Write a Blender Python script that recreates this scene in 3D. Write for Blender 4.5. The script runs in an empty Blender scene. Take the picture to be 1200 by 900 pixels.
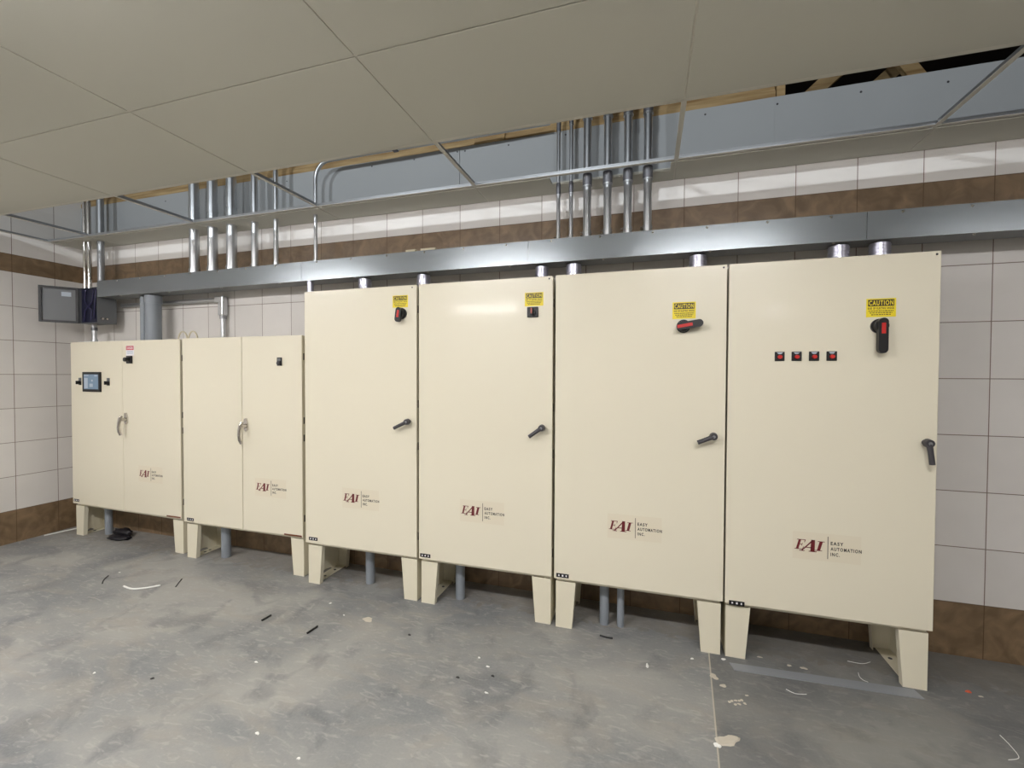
import bpy, bmesh, math, random
from mathutils import Vector, Matrix
random.seed(7)
PI = math.pi
SC = bpy.context.scene
COL = SC.collection

# ------------------------------------------------------------------ materials
def srgb(r, g, b):
    f = lambda c: (c/255/12.92) if c/255 <= .04045 else ((c/255+.055)/1.055)**2.4
    return (f(r), f(g), f(b), 1)

def new_mat(name):
    m = bpy.data.materials.new(name); m.use_nodes = True
    nt = m.node_tree
    return m, nt, nt.nodes['Principled BSDF']

def simple(name, rgb, rough=.5, metal=0, coat=0, bump=0, bscale=200, var=0, vscale=6, spec=.5):
    m, nt, b = new_mat(name)
    b.inputs['Base Color'].default_value = srgb(*rgb)
    b.inputs['Roughness'].default_value = rough
    b.inputs['Metallic'].default_value = metal
    b.inputs['Specular IOR Level'].default_value = spec
    if coat:
        b.inputs['Coat Weight'].default_value = coat
        b.inputs['Coat Roughness'].default_value = .10
    tc = nt.nodes.new('ShaderNodeTexCoord')
    if var:
        n = nt.nodes.new('ShaderNodeTexNoise'); n.inputs['Scale'].default_value = vscale; n.inputs['Detail'].default_value = 5
        nt.links.new(tc.outputs['Object'], n.inputs['Vector'])
        mx = nt.nodes.new('ShaderNodeMix'); mx.data_type = 'RGBA'
        c = srgb(*rgb)
        mx.inputs[6].default_value = tuple(max(0, v*(1-var)) for v in c[:3])+(1,)
        mx.inputs[7].default_value = tuple(min(1, v*(1+var)) for v in c[:3])+(1,)
        nt.links.new(n.outputs['Fac'], mx.inputs[0]); nt.links.new(mx.outputs[2], b.inputs['Base Color'])
    if bump:
        n2 = nt.nodes.new('ShaderNodeTexNoise'); n2.inputs['Scale'].default_value = bscale
        nt.links.new(tc.outputs['Object'], n2.inputs['Vector'])
        bp = nt.nodes.new('ShaderNodeBump'); bp.inputs['Strength'].default_value = bump; bp.inputs['Distance'].default_value = .002
        nt.links.new(n2.outputs['Fac'], bp.inputs['Height']); nt.links.new(bp.outputs[0], b.inputs['Normal'])
    return m

M = {}
M['cream'] = simple('cream_enamel', (226, 219, 197), .38, coat=.22, bump=.035, bscale=14)
M['cream_leg'] = simple('cream_leg_paint', (224, 217, 194), .42, bump=.04, bscale=60)
M['dark'] = simple('dark_rubber', (28, 26, 26), .45)
M['black'] = simple('black_plastic', (16, 16, 18), .42)
M['charcoal'] = simple('charcoal_plastic', (62, 60, 64), .38)
M['red'] = simple('red_plastic', (196, 40, 34), .35)
M['orange_red'] = simple('faded_red_plastic', (170, 74, 52), .4)
M['maroon'] = simple('maroon_ink', (104, 24, 30), .5)
M['ink'] = simple('black_ink', (40, 36, 34), .5)
M['sticker'] = simple('clear_sticker', (222, 213, 190), .42)
M['yellow'] = simple('yellow_label', (236, 214, 40), .45)
M['band'] = simple('black_label_band', (52, 42, 22), .5)
M['lines'] = simple('fine_print', (120, 104, 26), .5)
M['white'] = simple('white_label', (236, 234, 236), .5)
M['danger'] = simple('red_label', (196, 70, 84), .5)
M['bluegrey'] = simple('pale_blue_print', (176, 186, 196), .5)
M['chrome'] = simple('chrome', (205, 200, 194), .16, metal=1)
M['galv'] = simple('galvanised_steel', (196, 198, 200), .30, metal=.95, var=.08, vscale=18)
M['galv_dull'] = simple('dull_galvanised_steel', (150, 152, 154), .45, metal=.8, var=.1, vscale=14)
M['coupling'] = simple('steel_coupling', (112, 112, 116), .5, metal=.7)
M['nipple'] = simple('ribbed_zinc', (186, 186, 200), .3, metal=.8)
M['pvc'] = simple('grey_pvc', (134, 140, 146), .45)
M['trunk'] = simple('grey_painted_steel', (138, 144, 148), .27, metal=.6, bump=.05, bscale=9, var=.04, vscale=3)
M['trunk_dark'] = simple('grey_painted_edge', (118, 120, 120), .5, metal=.3)
M['box_grey'] = simple('grey_box_paint', (104, 106, 108), .5)
M['box_in'] = simple('dark_box_interior', (28, 30, 52), .35)
M['tee'] = simple('tee_white_face', (206, 202, 190), .45)
M['tile'] = simple('ceiling_panel_face', (196, 194, 182), .85, bump=.25, bscale=320, var=.03, vscale=1.2)
M['tile_edge'] = simple('ceiling_panel_edge', (190, 184, 168), .9)
M['drywall'] = simple('primed_gypsum', (166, 168, 169), .85, var=.05, vscale=2.2)
M['screwhead'] = simple('screw_head', (60, 58, 60), .5)
M['plaster'] = simple('dried_plaster', (190, 182, 166), .9, var=.08, vscale=40)
M['white_bit'] = simple('white_scrap', (226, 226, 220), .6)
M['strip_grey'] = simple('grey_cover_strip', (136, 139, 142), .5, metal=0, var=.04, vscale=5)
M['orange'] = simple('orange_scrap', (210, 96, 62), .6)
M['cloth'] = simple('black_bag', (16, 13, 20), .55, bump=.5, bscale=30)
M['shim'] = simple('pale_shim', (206, 196, 170), .8)

M['cable'] = simple('violet_cable', (36, 32, 70), .4)
def wood_mat():
    m, nt, b = new_mat('lumber')
    tc = nt.nodes.new('ShaderNodeTexCoord'); mp = nt.nodes.new('ShaderNodeMapping'); mp.inputs['Scale'].default_value = (1, 12, 12)
    n = nt.nodes.new('ShaderNodeTexNoise'); n.inputs['Scale'].default_value = 2.5; n.inputs['Detail'].default_value = 6
    r = nt.nodes.new('ShaderNodeValToRGB')
    r.color_ramp.elements[0].position = .3; r.color_ramp.elements[0].color = srgb(128, 98, 58)
    r.color_ramp.elements[1].position = .7; r.color_ramp.elements[1].color = srgb(186, 160, 116)
    nt.links.new(tc.outputs['Object'], mp.inputs[0]); nt.links.new(mp.outputs[0], n.inputs['Vector'])
    nt.links.new(n.outputs['Fac'], r.inputs[0]); nt.links.new(r.outputs[0], b.inputs['Base Color'])
    b.inputs['Roughness'].default_value = .8
    return m
M['wood'] = wood_mat()

def emis(name, rgb, s):
    m, nt, b = new_mat(name)
    b.inputs['Base Color'].default_value = srgb(*rgb)
    b.inputs['Emission Color'].default_value = srgb(*rgb); b.inputs['Emission Strength'].default_value = s
    return m
M['screen'] = emis('lit_screen', (104, 124, 142), .35)
M['screen2'] = emis('lit_screen_panel', (150, 160, 170), .4)
M['diffuser'] = emis('lamp_diffuser', (255, 253, 254), 3)

def N(nt, op, a, b=None, c=None):
    n = nt.nodes.new('ShaderNodeMath'); n.operation = op
    for i, v in enumerate((a, b, c)):
        if v is None: continue
        if isinstance(v, (int, float)): n.inputs[i].default_value = v
        else: nt.links.new(v, n.inputs[i])
    return n.outputs[0]

def MIX(nt, fac, a, b):
    n = nt.nodes.new('ShaderNodeMix'); n.data_type = 'RGBA'
    for i, v in ((0, fac), (6, a), (7, b)):
        if isinstance(v, (int, float, tuple)): n.inputs[i].default_value = v
        else: nt.links.new(v, n.inputs[i])
    return n.outputs[2]

# wall tiles: square off-white tiles, a half-height brown band, a brown bottom course
Z0, ZP, ZB0, ZB1 = .2945, .3077, 2.4485, 2.6055
def wall_mat(name, axis, u0, pitch):
    m, nt, b = new_mat(name)
    g = nt.nodes.new('ShaderNodeNewGeometry')
    s = nt.nodes.new('ShaderNodeSeparateXYZ'); nt.links.new(g.outputs['Position'], s.inputs[0])
    u = s.outputs[axis]; z = s.outputs[2]
    uu = N(nt, 'DIVIDE', N(nt, 'SUBTRACT', u, u0), pitch)
    uf = N(nt, 'FRACT', uu)
    du = N(nt, 'MULTIPLY', N(nt, 'MINIMUM', uf, N(nt, 'SUBTRACT', 1.0, uf)), pitch)
    zz = N(nt, 'DIVIDE', N(nt, 'SUBTRACT', z, Z0), ZP)
    zf = N(nt, 'FRACT', zz)
    dz = N(nt, 'MULTIPLY', N(nt, 'MINIMUM', zf, N(nt, 'SUBTRACT', 1.0, zf)), ZP)
    above = N(nt, 'GREATER_THAN', z, ZB0+.01)
    below = N(nt, 'LESS_THAN', z, Z0-.01)
    dz = N(nt, 'MAXIMUM', dz, N(nt, 'MAXIMUM', above, below))
    db = N(nt, 'MINIMUM', N(nt, 'ABSOLUTE', N(nt, 'SUBTRACT', z, ZB0)), N(nt, 'ABSOLUTE', N(nt, 'SUBTRACT', z, ZB1)))
    d = N(nt, 'MINIMUM', du, N(nt, 'MINIMUM', dz, db))
    joint = N(nt, 'LESS_THAN', d, .0022)
    band = N(nt, 'MAXIMUM', N(nt, 'MULTIPLY', N(nt, 'GREATER_THAN', z, ZB0), N(nt, 'LESS_THAN', z, ZB1)), N(nt, 'LESS_THAN', z, Z0))
    # per-tile shade variation
    cid = nt.nodes.new('ShaderNodeCombineXYZ')
    nt.links.new(N(nt, 'FLOOR', uu), cid.inputs[0]); nt.links.new(N(nt, 'FLOOR', zz), cid.inputs[1])
    wn = nt.nodes.new('ShaderNodeTexWhiteNoise'); nt.links.new(cid.outputs[0], wn.inputs['Vector'])
    no = nt.nodes.new('ShaderNodeTexNoise'); no.inputs['Scale'].default_value = 5; no.inputs['Detail'].default_value = 6
    nt.links.new(g.outputs['Position'], no.inputs['Vector'])
    f1 = N(nt, 'ADD', N(nt, 'MULTIPLY', wn.outputs['Value'], .4), N(nt, 'MULTIPLY', no.outputs['Fac'], .6))
    light = MIX(nt, f1, srgb(204, 200, 195), srgb(224, 220, 215))
    n3 = nt.nodes.new('ShaderNodeTexNoise'); n3.inputs['Scale'].default_value = 9; n3.inputs['Detail'].default_value = 8; n3.inputs['Distortion'].default_value = 1.2
    nt.links.new(g.outputs['Position'], n3.inputs['Vector'])
    r3 = nt.nodes.new('ShaderNodeValToRGB'); r3.color_ramp.elements[0].position = .35; r3.color_ramp.elements[1].position = .7
    r3.color_ramp.elements[0].color = srgb(106, 87, 64); r3.color_ramp.elements[1].color = srgb(136, 113, 86)
    nt.links.new(n3.outputs['Fac'], r3.inputs[0])
    c = MIX(nt, band, light, r3.outputs[0])
    jc = MIX(nt, band, srgb(128, 112, 102), srgb(92, 74, 54))
    c = MIX(nt, joint, c, jc)
    nt.links.new(c, b.inputs['Base Color'])
    rr = N(nt, 'ADD', .42, N(nt, 'MULTIPLY', joint, .4)); nt.links.new(rr, b.inputs['Roughness'])
    bp = nt.nodes.new('ShaderNodeBump'); bp.inputs['Strength'].default_value = .5; bp.inputs['Distance'].default_value = .002
    nt.links.new(N(nt, 'SUBTRACT', 1.0, joint), bp.inputs['Height']); nt.links.new(bp.outputs[0], b.inputs['Normal'])
    return m
M['wall_x'] = wall_mat('wall_tiles_back', 0, 1.1384, .3088)
M['wall_y'] = wall_mat('wall_tiles_side', 1, -.125, .3000)

def floor_mat():
    m, nt, b = new_mat('concrete')
    g = nt.nodes.new('ShaderNodeNewGeometry')
    def noise(scale, det=6, dist=0, mapping=None):
        n = nt.nodes.new('ShaderNodeTexNoise'); n.inputs['Scale'].default_value = scale; n.inputs['Detail'].default_value = det; n.inputs['Distortion'].default_value = dist
        if mapping:
            mp = nt.nodes.new('ShaderNodeMapping'); mp.inputs['Scale'].default_value = mapping[0]; mp.inputs['Rotation'].default_value = mapping[1]
            nt.links.new(g.outputs['Position'], mp.inputs[0]); nt.links.new(mp.outputs[0], n.inputs['Vector'])
        else: nt.links.new(g.outputs['Position'], n.inputs['Vector'])
        return n.outputs['Fac']
    def ramp(f, p0, p1, c0, c1):
        r = nt.nodes.new('ShaderNodeValToRGB'); e = r.color_ramp.elements
        e[0].position = p0; e[0].color = c0; e[1].position = p1; e[1].color = c1
        nt.links.new(f, r.inputs[0]); return r.outputs[0]
    W = (1, 1, 1, 1); K = (0, 0, 0, 1)
    c = ramp(noise(1.3, 7, .6, ((1, 1.5, 1), (0, 0, .5))), .36, .64, srgb(118, 120, 121), srgb(150, 149, 144))
    c = MIX(nt, N(nt, 'MULTIPLY', ramp(noise(2.6, 8, 1.2, ((1, 2.2, 1), (0, 0, -.6))), .5, .68, K, W), .5), c, srgb(148, 142, 132))
    c = MIX(nt, N(nt, 'MULTIPLY', ramp(noise(4.2, 8, .8), .52, .68, K, W), .6), c, srgb(98, 100, 103))
    c = MIX(nt, N(nt, 'MULTIPLY', ramp(noise(11, 10, 1.5, ((1, 3, 1), (0, 0, .9))), .54, .68, K, W), .5), c, srgb(166, 163, 157))
    c = MIX(nt, N(nt, 'MULTIPLY', ramp(noise(90, 4), .35, .75, K, W), .18), c, srgb(166, 164, 158))
    s = nt.nodes.new('ShaderNodeSeparateXYZ'); nt.links.new(g.outputs['Position'], s.inputs[0])
    # browner mottling under the cabinets, toward the back wall
    n4 = noise(14, 8, .5)
    mottle = N(nt, 'MULTIPLY', N(nt, 'MULTIPLY', N(nt, 'GREATER_THAN', N(nt, 'ADD', s.outputs[1], N(nt, 'MULTIPLY', n4, .3)), .28), .5), n4)
    c = MIX(nt, mottle, c, srgb(118, 104, 84))
    c = MIX(nt, N(nt, 'MULTIPLY', N(nt, 'GREATER_THAN', s.outputs[0], N(nt, 'ADD', .338, N(nt, 'MULTIPLY', s.outputs[1], .073))), .38), c, srgb(74, 74, 70))   # concrete tone is darker everywhere to the right of the joint
    # saw-cut joint running out from between the two rightmost cabinets
    lx = N(nt, 'ADD', .338, N(nt, 'MULTIPLY', s.outputs[1], .073))
    dd = N(nt, 'ABSOLUTE', N(nt, 'SUBTRACT', s.outputs[0], lx))
    jt = N(nt, 'LESS_THAN', dd, .0034)
    c = MIX(nt, N(nt, 'MULTIPLY', jt, .7), c, srgb(190, 180, 162))
    nt.links.new(c, b.inputs['Base Color'])
    rg = nt.nodes.new('ShaderNodeMapRange'); rg.inputs['To Min'].default_value = .38; rg.inputs['To Max'].default_value = .7
    nt.links.new(noise(3, 5), rg.inputs['Value']); nt.links.new(rg.outputs[0], b.inputs['Roughness'])
    bp = nt.nodes.new('ShaderNodeBump'); bp.inputs['Strength'].default_value = .12; bp.inputs['Distance'].default_value = .004
    nt.links.new(noise(40, 8), bp.inputs['Height']); nt.links.new(bp.outputs[0], b.inputs['Normal'])
    return m
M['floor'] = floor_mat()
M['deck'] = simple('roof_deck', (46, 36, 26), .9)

# ------------------------------------------------------------------ mesh helper
class MB:
    def __init__(s): s.v = []; s.f = []; s.mi = []; s.sm = []; s.mats = []
    def _m(s, m):
        if m not in s.mats: s.mats.append(m)
        return s.mats.index(m)
    def add(s, vs, fs, m, smooth=False):
        o = len(s.v); k = s._m(m); s.v += [tuple(v) for v in vs]
        for f in fs: s.f.append(tuple(i+o for i in f)); s.mi.append(k); s.sm.append(smooth)
        return s
    def bm(s, bm, m, smooth=False):
        bm.verts.index_update(); s.add([v.co[:] for v in bm.verts], [[v.index for v in f.verts] for f in bm.faces], m, smooth); bm.free(); return s
    def box(s, x0, x1, y0, y1, z0, z1, m, bev=0, seg=2):
        b = bmesh.new(); bmesh.ops.create_cube(b, size=1)
        for v in b.verts: v.co = Vector(((x0+x1)/2+v.co.x*(x1-x0), (y0+y1)/2+v.co.y*(y1-y0), (z0+z1)/2+v.co.z*(z1-z0)))
        if bev: bmesh.ops.bevel(b, geom=b.edges[:], offset=bev, segments=seg, affect='EDGES', profile=.5)
        return s.bm(b, m)
    def prism(s, poly, y0, y1, m, plane='xz'):
        """extrude a 2D outline between y0 and y1 ('xz'), x0..x1 ('yz') or z0..z1 ('xy')"""
        P = {'xz': lambda a, b, t: (a, t, b), 'yz': lambda a, b, t: (t, a, b), 'xy': lambda a, b, t: (a, b, t)}[plane]
        n = len(poly)
        vs = [P(a, b, y0) for a, b in poly]+[P(a, b, y1) for a, b in poly]
        fs = [tuple(range(n))[::-1], tuple(range(n, 2*n))]+[(i, (i+1) % n, n+(i+1) % n, n+i) for i in range(n)]
        b = bmesh.new(); bv = [b.verts.new(v) for v in vs]
        for f in fs: b.faces.new([bv[i] for i in f])
        bmesh.ops.triangulate(b, faces=[f for f in b.faces if len(f.verts) > 4])
        bmesh.ops.recalc_face_normals(b, faces=b.faces[:])
        return s.bm(b, m)
    def cyl(s, p0, p1, r, m, n=20, r1=None, smooth=True):
        return s.tube([p0, p1], r, m, n, r1=r1)
    def tube(s, pts, r, m, n=16, r1=None, caps=True, rs=None):
        pts = [Vector(p) for p in pts]; k = len(pts)
        t0 = (pts[1]-pts[0]).normalized(); up = Vector((0, 0, 1)) if abs(t0.z) < .9 else Vector((0, 1, 0))
        nrm = (up-t0*up.dot(t0)).normalized(); vs = []; prev = t0
        for i, p in enumerate(pts):
            t = (pts[min(i+1, k-1)]-pts[max(i-1, 0)]).normalized()
            nrm = (prev.rotation_difference(t) @ nrm); nrm = (nrm-t*nrm.dot(t)).normalized(); prev = t
            bn = t.cross(nrm)
            rr = rs[i] if rs else (r if r1 is None else r+(r1-r)*i/(k-1))
            for j in range(n):
                a = 2*PI*j/n; vs.append(p+nrm*math.cos(a)*rr+bn*math.sin(a)*rr)
        fs = [(i*n+j, i*n+(j+1) % n, (i+1)*n+(j+1) % n, (i+1)*n+j) for i in range(k-1) for j in range(n)]
        s.add(vs, fs, m, True)
        if caps:
            s.add(vs[:n], [tuple(range(n))[::-1]], m); s.add(vs[-n:], [tuple(range(n))], m)
        return s
    def mesh(s, vs, fs, m): return s.add(vs, fs, m)
    def xf(s, mat, start=0):
        for i in range(start, len(s.v)): s.v[i] = tuple(mat @ Vector(s.v[i]))
        return s
    def build(s, name, parent=None, loc=None, **props):
        me = bpy.data.meshes.new(name); me.from_pydata(s.v, [], s.f); me.validate(); 
        for m in s.mats: me.materials.append(M[m])
        if len(me.polygons) == len(s.f):
            me.polygons.foreach_set('material_index', s.mi); me.polygons.foreach_set('use_smooth', s.sm)
        o = bpy.data.objects.new(name, me); COL.objects.link(o)
        if parent: o.parent = parent
        if loc: o.location = loc
        for k, v in props.items(): o[k] = v
        return o

def thing(name, label, cat, loc=(0, 0, 0), rz=0, group=None):
    o = bpy.data.objects.new(name, None); COL.objects.link(o); o.empty_display_size = .1
    o.location = loc; o.rotation_euler = (0, 0, rz); o['label'] = label; o['category'] = cat
    if group: o['group'] = group
    return o
def solo(mb, name, label, cat, loc=None, group=None):
    """a thing that is one mesh; world-space verts are moved so that its origin is at its base"""
    if loc is None:
        xs = [v[0] for v in mb.v]; ys = [v[1] for v in mb.v]; zs = [v[2] for v in mb.v]
        loc = ((min(xs)+max(xs))/2, (min(ys)+max(ys))/2, min(zs))
        mb.v = [(v[0]-loc[0], v[1]-loc[1], v[2]-loc[2]) for v in mb.v]
    o = mb.build(name, None, loc); o['label'] = label; o['category'] = cat
    if group: o['group'] = group
    return o
def struct(mb, name): return mb.build(name, kind='structure')
def dup(root, loc, **props):
    r = root.copy(); COL.objects.link(r); r.location = loc
    for k, v in props.items(): r[k] = v
    for ch in list(root.children):
        c = ch.copy(); COL.objects.link(c); c.parent = r
        for g in list(ch.children):
            d = g.copy(); COL.objects.link(d); d.parent = c
    return r

_txt = {}
def text_geo(s, bold=0.0):
    """outline of a word as verts/faces normalised to a 1 x 1 box"""
    if (s, bold) in _txt: return _txt[(s, bold)]
    cu = bpy.data.curves.new('t', 'FONT'); cu.body = s; cu.offset = bold; cu.space_character = 1.32 if bold > .03 else 1.2; cu.resolution_u = 3
    ob = bpy.data.objects.new('t', cu); COL.objects.link(ob)
    dg = bpy.context.evaluated_depsgraph_get(); dg.update()
    me = bpy.data.meshes.new_from_object(ob.evaluated_get(dg))
    vs = [tuple(v.co) for v in me.vertices]; fs = [tuple(p.vertices) for p in me.polygons]
    bpy.data.objects.remove(ob); bpy.data.curves.remove(cu); bpy.data.meshes.remove(me)
    x0 = min(v[0] for v in vs); x1 = max(v[0] for v in vs); y0 = min(v[1] for v in vs); y1 = max(v[1] for v in vs)
    vs = [((v[0]-x0)/(x1-x0), (v[1]-y0)/(y1-y0)) for v in vs]
    _txt[(s, bold)] = (vs, fs); return vs, fs
def put_text(mb, s, x0, x1, z0, z1, y, m, bold=0.01):
    vs, fs = text_geo(s, bold)
    mb.add([(x0+(x1-x0)*a, y, z0+(z1-z0)*b) for a, b in vs], fs, m)

# ------------------------------------------------------------------ room shell
XL, XR, YB, YF, ZC = -5.48, 4.3, .401, -7.4, 2.785
ZT = 4.2
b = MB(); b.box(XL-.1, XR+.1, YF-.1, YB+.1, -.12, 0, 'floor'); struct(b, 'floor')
b = MB(); b.box(XL-.1, XR+.1, YB, YB+.1, 0, 3.0, 'wall_x'); struct(b, 'wall_back')
b = MB(); b.box(XL-.12, XL, YF, YB+.1, 0, ZT, 'wall_y'); struct(b, 'wall_left')
b = MB(); b.box(XR, XR+.12, YF, YB+.1, 0, ZT, 'wall_y'); struct(b, 'wall_right')
b = MB(); b.box(XL-.1, XR+.1, YF-.12, YF, 0, ZT, 'wall_x'); struct(b, 'wall_front')
# roof space shell above and beyond the tiled wall
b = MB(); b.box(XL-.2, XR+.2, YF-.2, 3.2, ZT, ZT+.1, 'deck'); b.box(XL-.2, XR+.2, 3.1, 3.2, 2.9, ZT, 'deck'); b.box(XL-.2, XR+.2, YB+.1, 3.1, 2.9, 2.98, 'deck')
b.box(XL-.2, XL-.1, YB+.1, 3.1, 2.9, ZT, 'deck'); b.box(XR+.1, XR+.2, YB+.1, 3.1, 2.9, ZT, 'deck'); struct(b, 'trim_1')

# primed gypsum sheets on the wall above the ceiling level
YD = .388
sheets = [(XL, -3.77, 'left end'), (-3.769, -1.332, 'left of centre'), (-1.328, .709, 'right of centre'), (.7095, XR, 'right end')]
DW = ['pale gypsum sheet above the ceiling grid in the left corner behind the chrome pipes',
      'pale gypsum sheet above the ceiling grid behind the row of six shorter conduits',
      'pale gypsum sheet above the ceiling grid behind the six tall central conduits',
      'pale gypsum sheet above the ceiling grid at the right end, under the dark roof gap']
scr = [(-1.704, 3.165), (-1.349, 3.171), (-1.288, 3.169), (-.955, 3.162), (-2.075, 3.163), (-.548, 3.171), (.327, 3.16), (.723, 3.155), (1.142, 3.15), (1.539, 3.131), (-2.9, 3.15), (-4.3, 3.14)]
for (x0, x1, _), lab in zip(sheets, DW):
    t = thing('gypsum_sheet', lab, 'drywall sheet', ((x0+x1)/2, YD, 2.80), group='gypsum sheets above the ceiling')
    xc = (x0+x1)/2
    MB().box(x0-xc, x1-xc, 0, YB-YD-.0005, 0, .40, 'drywall').build('board', t)
    for (sx, sz) in scr:
        if x0 < sx < x1: MB().cyl((sx-xc, -.0015, sz-2.80), (sx-xc, .001, sz-2.80), .006, 'screwhead', 10).build('screw', t)

# timber plate on top of the wall, with its end post, and the roof truss webs beyond
t = thing('wooden_beam', 'long tan timber beam with dark grade stamps running above the gypsum sheets', 'beam', (-2.4, .42, 3.2))
MB().box(XL+2.4, .715+2.4, -.03, .04, 0, .042, 'wood', .003).box(XL+2.4, .715+2.4, -.012, .04, .044, .34, 'wood', .003).build('plank', t)
for sx, sw in ((-2.79, .2), (.63, .17), (-4.9, .2), (-.75, .12)):
    mb = MB()
    for i in range(int(sw/.02)):
        h = random.uniform(.03, .045)
        mb.box(sx+2.4+i*.02-sw/2, sx+2.4+i*.02-sw/2+.015, -.0135, -.012, .075, .075+h, 'ink')
    mb.build('grade_stamp', t)
solo(MB().box(.72, .765, .39, .47, 3.2, 3.75, 'wood', .003), 'wooden_post', 'short tan timber post at the right end of the long roof beam', 'post')
solo(MB().box(-1.21, -.98, .372, .388, 3.2, 3.32, 'wood', .003), 'wooden_block', 'small rusty brown timber block on the beam above the middle gypsum joint', 'timber block')
for xa, za, xb, zb2, yy, lab in ((.80, 3.25, 1.55, 3.92, .95, 'diagonal timber truss web in the dark roof gap, nearer the end post'),
                       (1.05, 3.2, 1.95, 4.0, 1.35, 'thin diagonal timber truss web behind the other one in the dark roof gap'),
                       (1.98, 3.2, 1.45, 4.05, 1.1, 'diagonal timber web leaning left in the dark roof gap near the right edge')):
    d = Vector((xb-xa, 0, zb2-za)).normalized(); n = Vector((-d.z, 0, d.x))*.045
    p = [(xa+n.x, za+n.z), (xa-n.x, za-n.z), (xb-n.x, zb2-n.z), (xb+n.x, zb2+n.z)]
    solo(MB().prism(p, yy, yy+.04, 'wood'), 'truss_web', lab, 'timber', group='roof truss webs')

# ------------------------------------------------------------------ suspended ceiling
CX = [XL, -4.885, -3.605, -2.372, -1.107, .147, 1.365, 2.585, 3.805, XR]
CY = [.13, -.45, -1.12, -1.73, -2.34]
def colname(i): return ['first', 'second', 'third', 'fourth', 'fifth', 'sixth', 'seventh', 'eighth', 'ninth'][i]
lights1 = set()          # cells with recessed lamps (column, row)
def tile_obj(x0, x1, y0, y1, label, group, cut=None):
    g = .0045; mb = MB(); xc = (x0+x1)/2; yc = (y0+y1)/2
    if cut:
        cx0, cx1, cy0, cy1 = cut
        for a, c, e, f in ((x0+g, cx0, y0+g, y1-g), (cx1, x1-g, y0+g, y1-g), (cx0, cx1, cy1, y1-g), (cx0, cx1, y0+g, cy0)):
            if c-a > .002 and f-e > .002: mb.box(a-xc, c-xc, e-yc, f-yc, 0, .016, 'tile')
    else:
        mb.box(x0+g-xc, x1-g-xc, y0+g-yc, y1-g-yc, 0, .0035, 'tile', .001, 1)
        mb.box(x0+.014-xc, x1-.014-xc, y0+.014-yc, y1-.014-yc, .0036, .018, 'tile_edge')
    o = mb.build('ceiling_panel', None, (xc, yc, ZC-.002)); o['label'] = label; o['category'] = 'ceiling panel'; o['group'] = group
    return o
for j in range(1, 4):
    for i in range(len(CX)-1):
        rn = {1: 'in the row along the open strip', 2: 'in the second row back from the open strip', 3: 'in the third row back from the open strip'}[j]
        y1 = CY[j]-(.013 if j == 1 else 0)
        tile_obj(CX[i], CX[i+1], CY[j+1], y1, 'large off-white ceiling panel %s, %s from the left wall' % (rn, colname(i)), 'large ceiling panels')
notch = (-.61, .12, .147, .250)
for i in range(len(CX)-1):
    x0, x1 = CX[i], CX[i+1]
    lab = 'narrow off-white ceiling panel against the back wall, %s from the left wall' % colname(i)
    if i == 4: lab = 'narrow ceiling panel against the back wall, notched around the six tall conduits'
    tile_obj(x0, x1, CY[0]+.0135, YB-.001, lab, 'narrow ceiling panels', notch if i == 4 else None)
# grid: one long main tee by the wall, one along the panel edge, cross tees over the open strip
def tee(mb, p, q, along, galv='galv_dull', top=.024):
    """inverted T: p..q along x or y at centre line c"""
    (a0, a1, c) = p, q, along[1]
    zf = ZC+.0016
    if along[0] == 'x':
        mb.box(a0, a1, c-.012, c+.012, zf, zf+.0012, 'tee'); mb.box(a0, a1, c-.0112, c+.0112, zf+.0013, zf+.002, galv)
        mb.box(a0, a1, c-.0015, c+.0015, zf+.002, zf+top, galv); mb.box(a0, a1, c-.0035, c+.0035, zf+top-.007, zf+top, galv)
    else:
        mb.box(c-.012, c+.012, a0, a1, zf, zf+.0012, 'tee'); mb.box(c-.0112, c+.0112, a0, a1, zf+.0013, zf+.002, galv)
        mb.box(c-.0015, c+.0015, a0, a1, zf+.002, zf+top, galv); mb.box(c-.0035, c+.0035, a0, a1, zf+top-.007, zf+top, galv)
mb = MB(); tee(mb, XL, XR, ('x', CY[0]), 'galv')
solo(mb, 'main_tee', 'long galvanised ceiling tee running the length of the wall in front of the narrow panels', 'ceiling tee')
mb = MB(); tee(mb, XL, XR, ('x', CY[1]), 'galv')
solo(mb, 'main_tee', 'long white-faced ceiling tee edging the large panels beside the open strip', 'ceiling tee')
CL = {1: 'in the left wall corner, first from the left wall', 2: 'just left of the three thick left conduits', 3: 'just left of the bent conduit',
      4: 'over the third tall cabinet from the right', 5: 'just right of the six tall conduits', 6: 'near the right edge of the photo'}
for i in range(1, len(CX)-1):
    mb = MB(); tee(mb, CY[1]+.0125, CY[0]-.0125, ('y', CX[i]))
    solo(mb, 'cross_tee', 'cross tee over the open strip '+CL.get(i, 'far right, %s from the left wall' % colname(i)), 'ceiling tee', group='cross tees over the open strip')
# flanges between the large panels (flush with the ceiling)
mb = MB()
for i in range(1, len(CX)-1): mb.box(CX[i]-.0115, CX[i]+.0115, CY[4]+.002, CY[1]-.0125, ZC+.0016, ZC+.003, 'tee'); mb.box(CX[i]-.011, CX[i]+.011, CY[0]+.0125, YB-.002, ZC+.0016, ZC+.003, 'tee')
for j in (2, 3, 4):
    for i in range(len(CX)-1): mb.box(CX[i]+.012, CX[i+1]-.012, CY[j]-.0115, CY[j]+.0115, ZC+.0016, ZC+.003, 'tee')
struct(mb, 'trim_2')
b = MB(); b.box(XL+.0005, XL+.022, YF, YB-.001, ZC+.0035, ZC+.005, 'tee'); b.box(XL+.0005, XL+.002, YF, YB-.001, ZC+.005, ZC+.025, 'galv_dull'); struct(b, 'trim_3')
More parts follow.
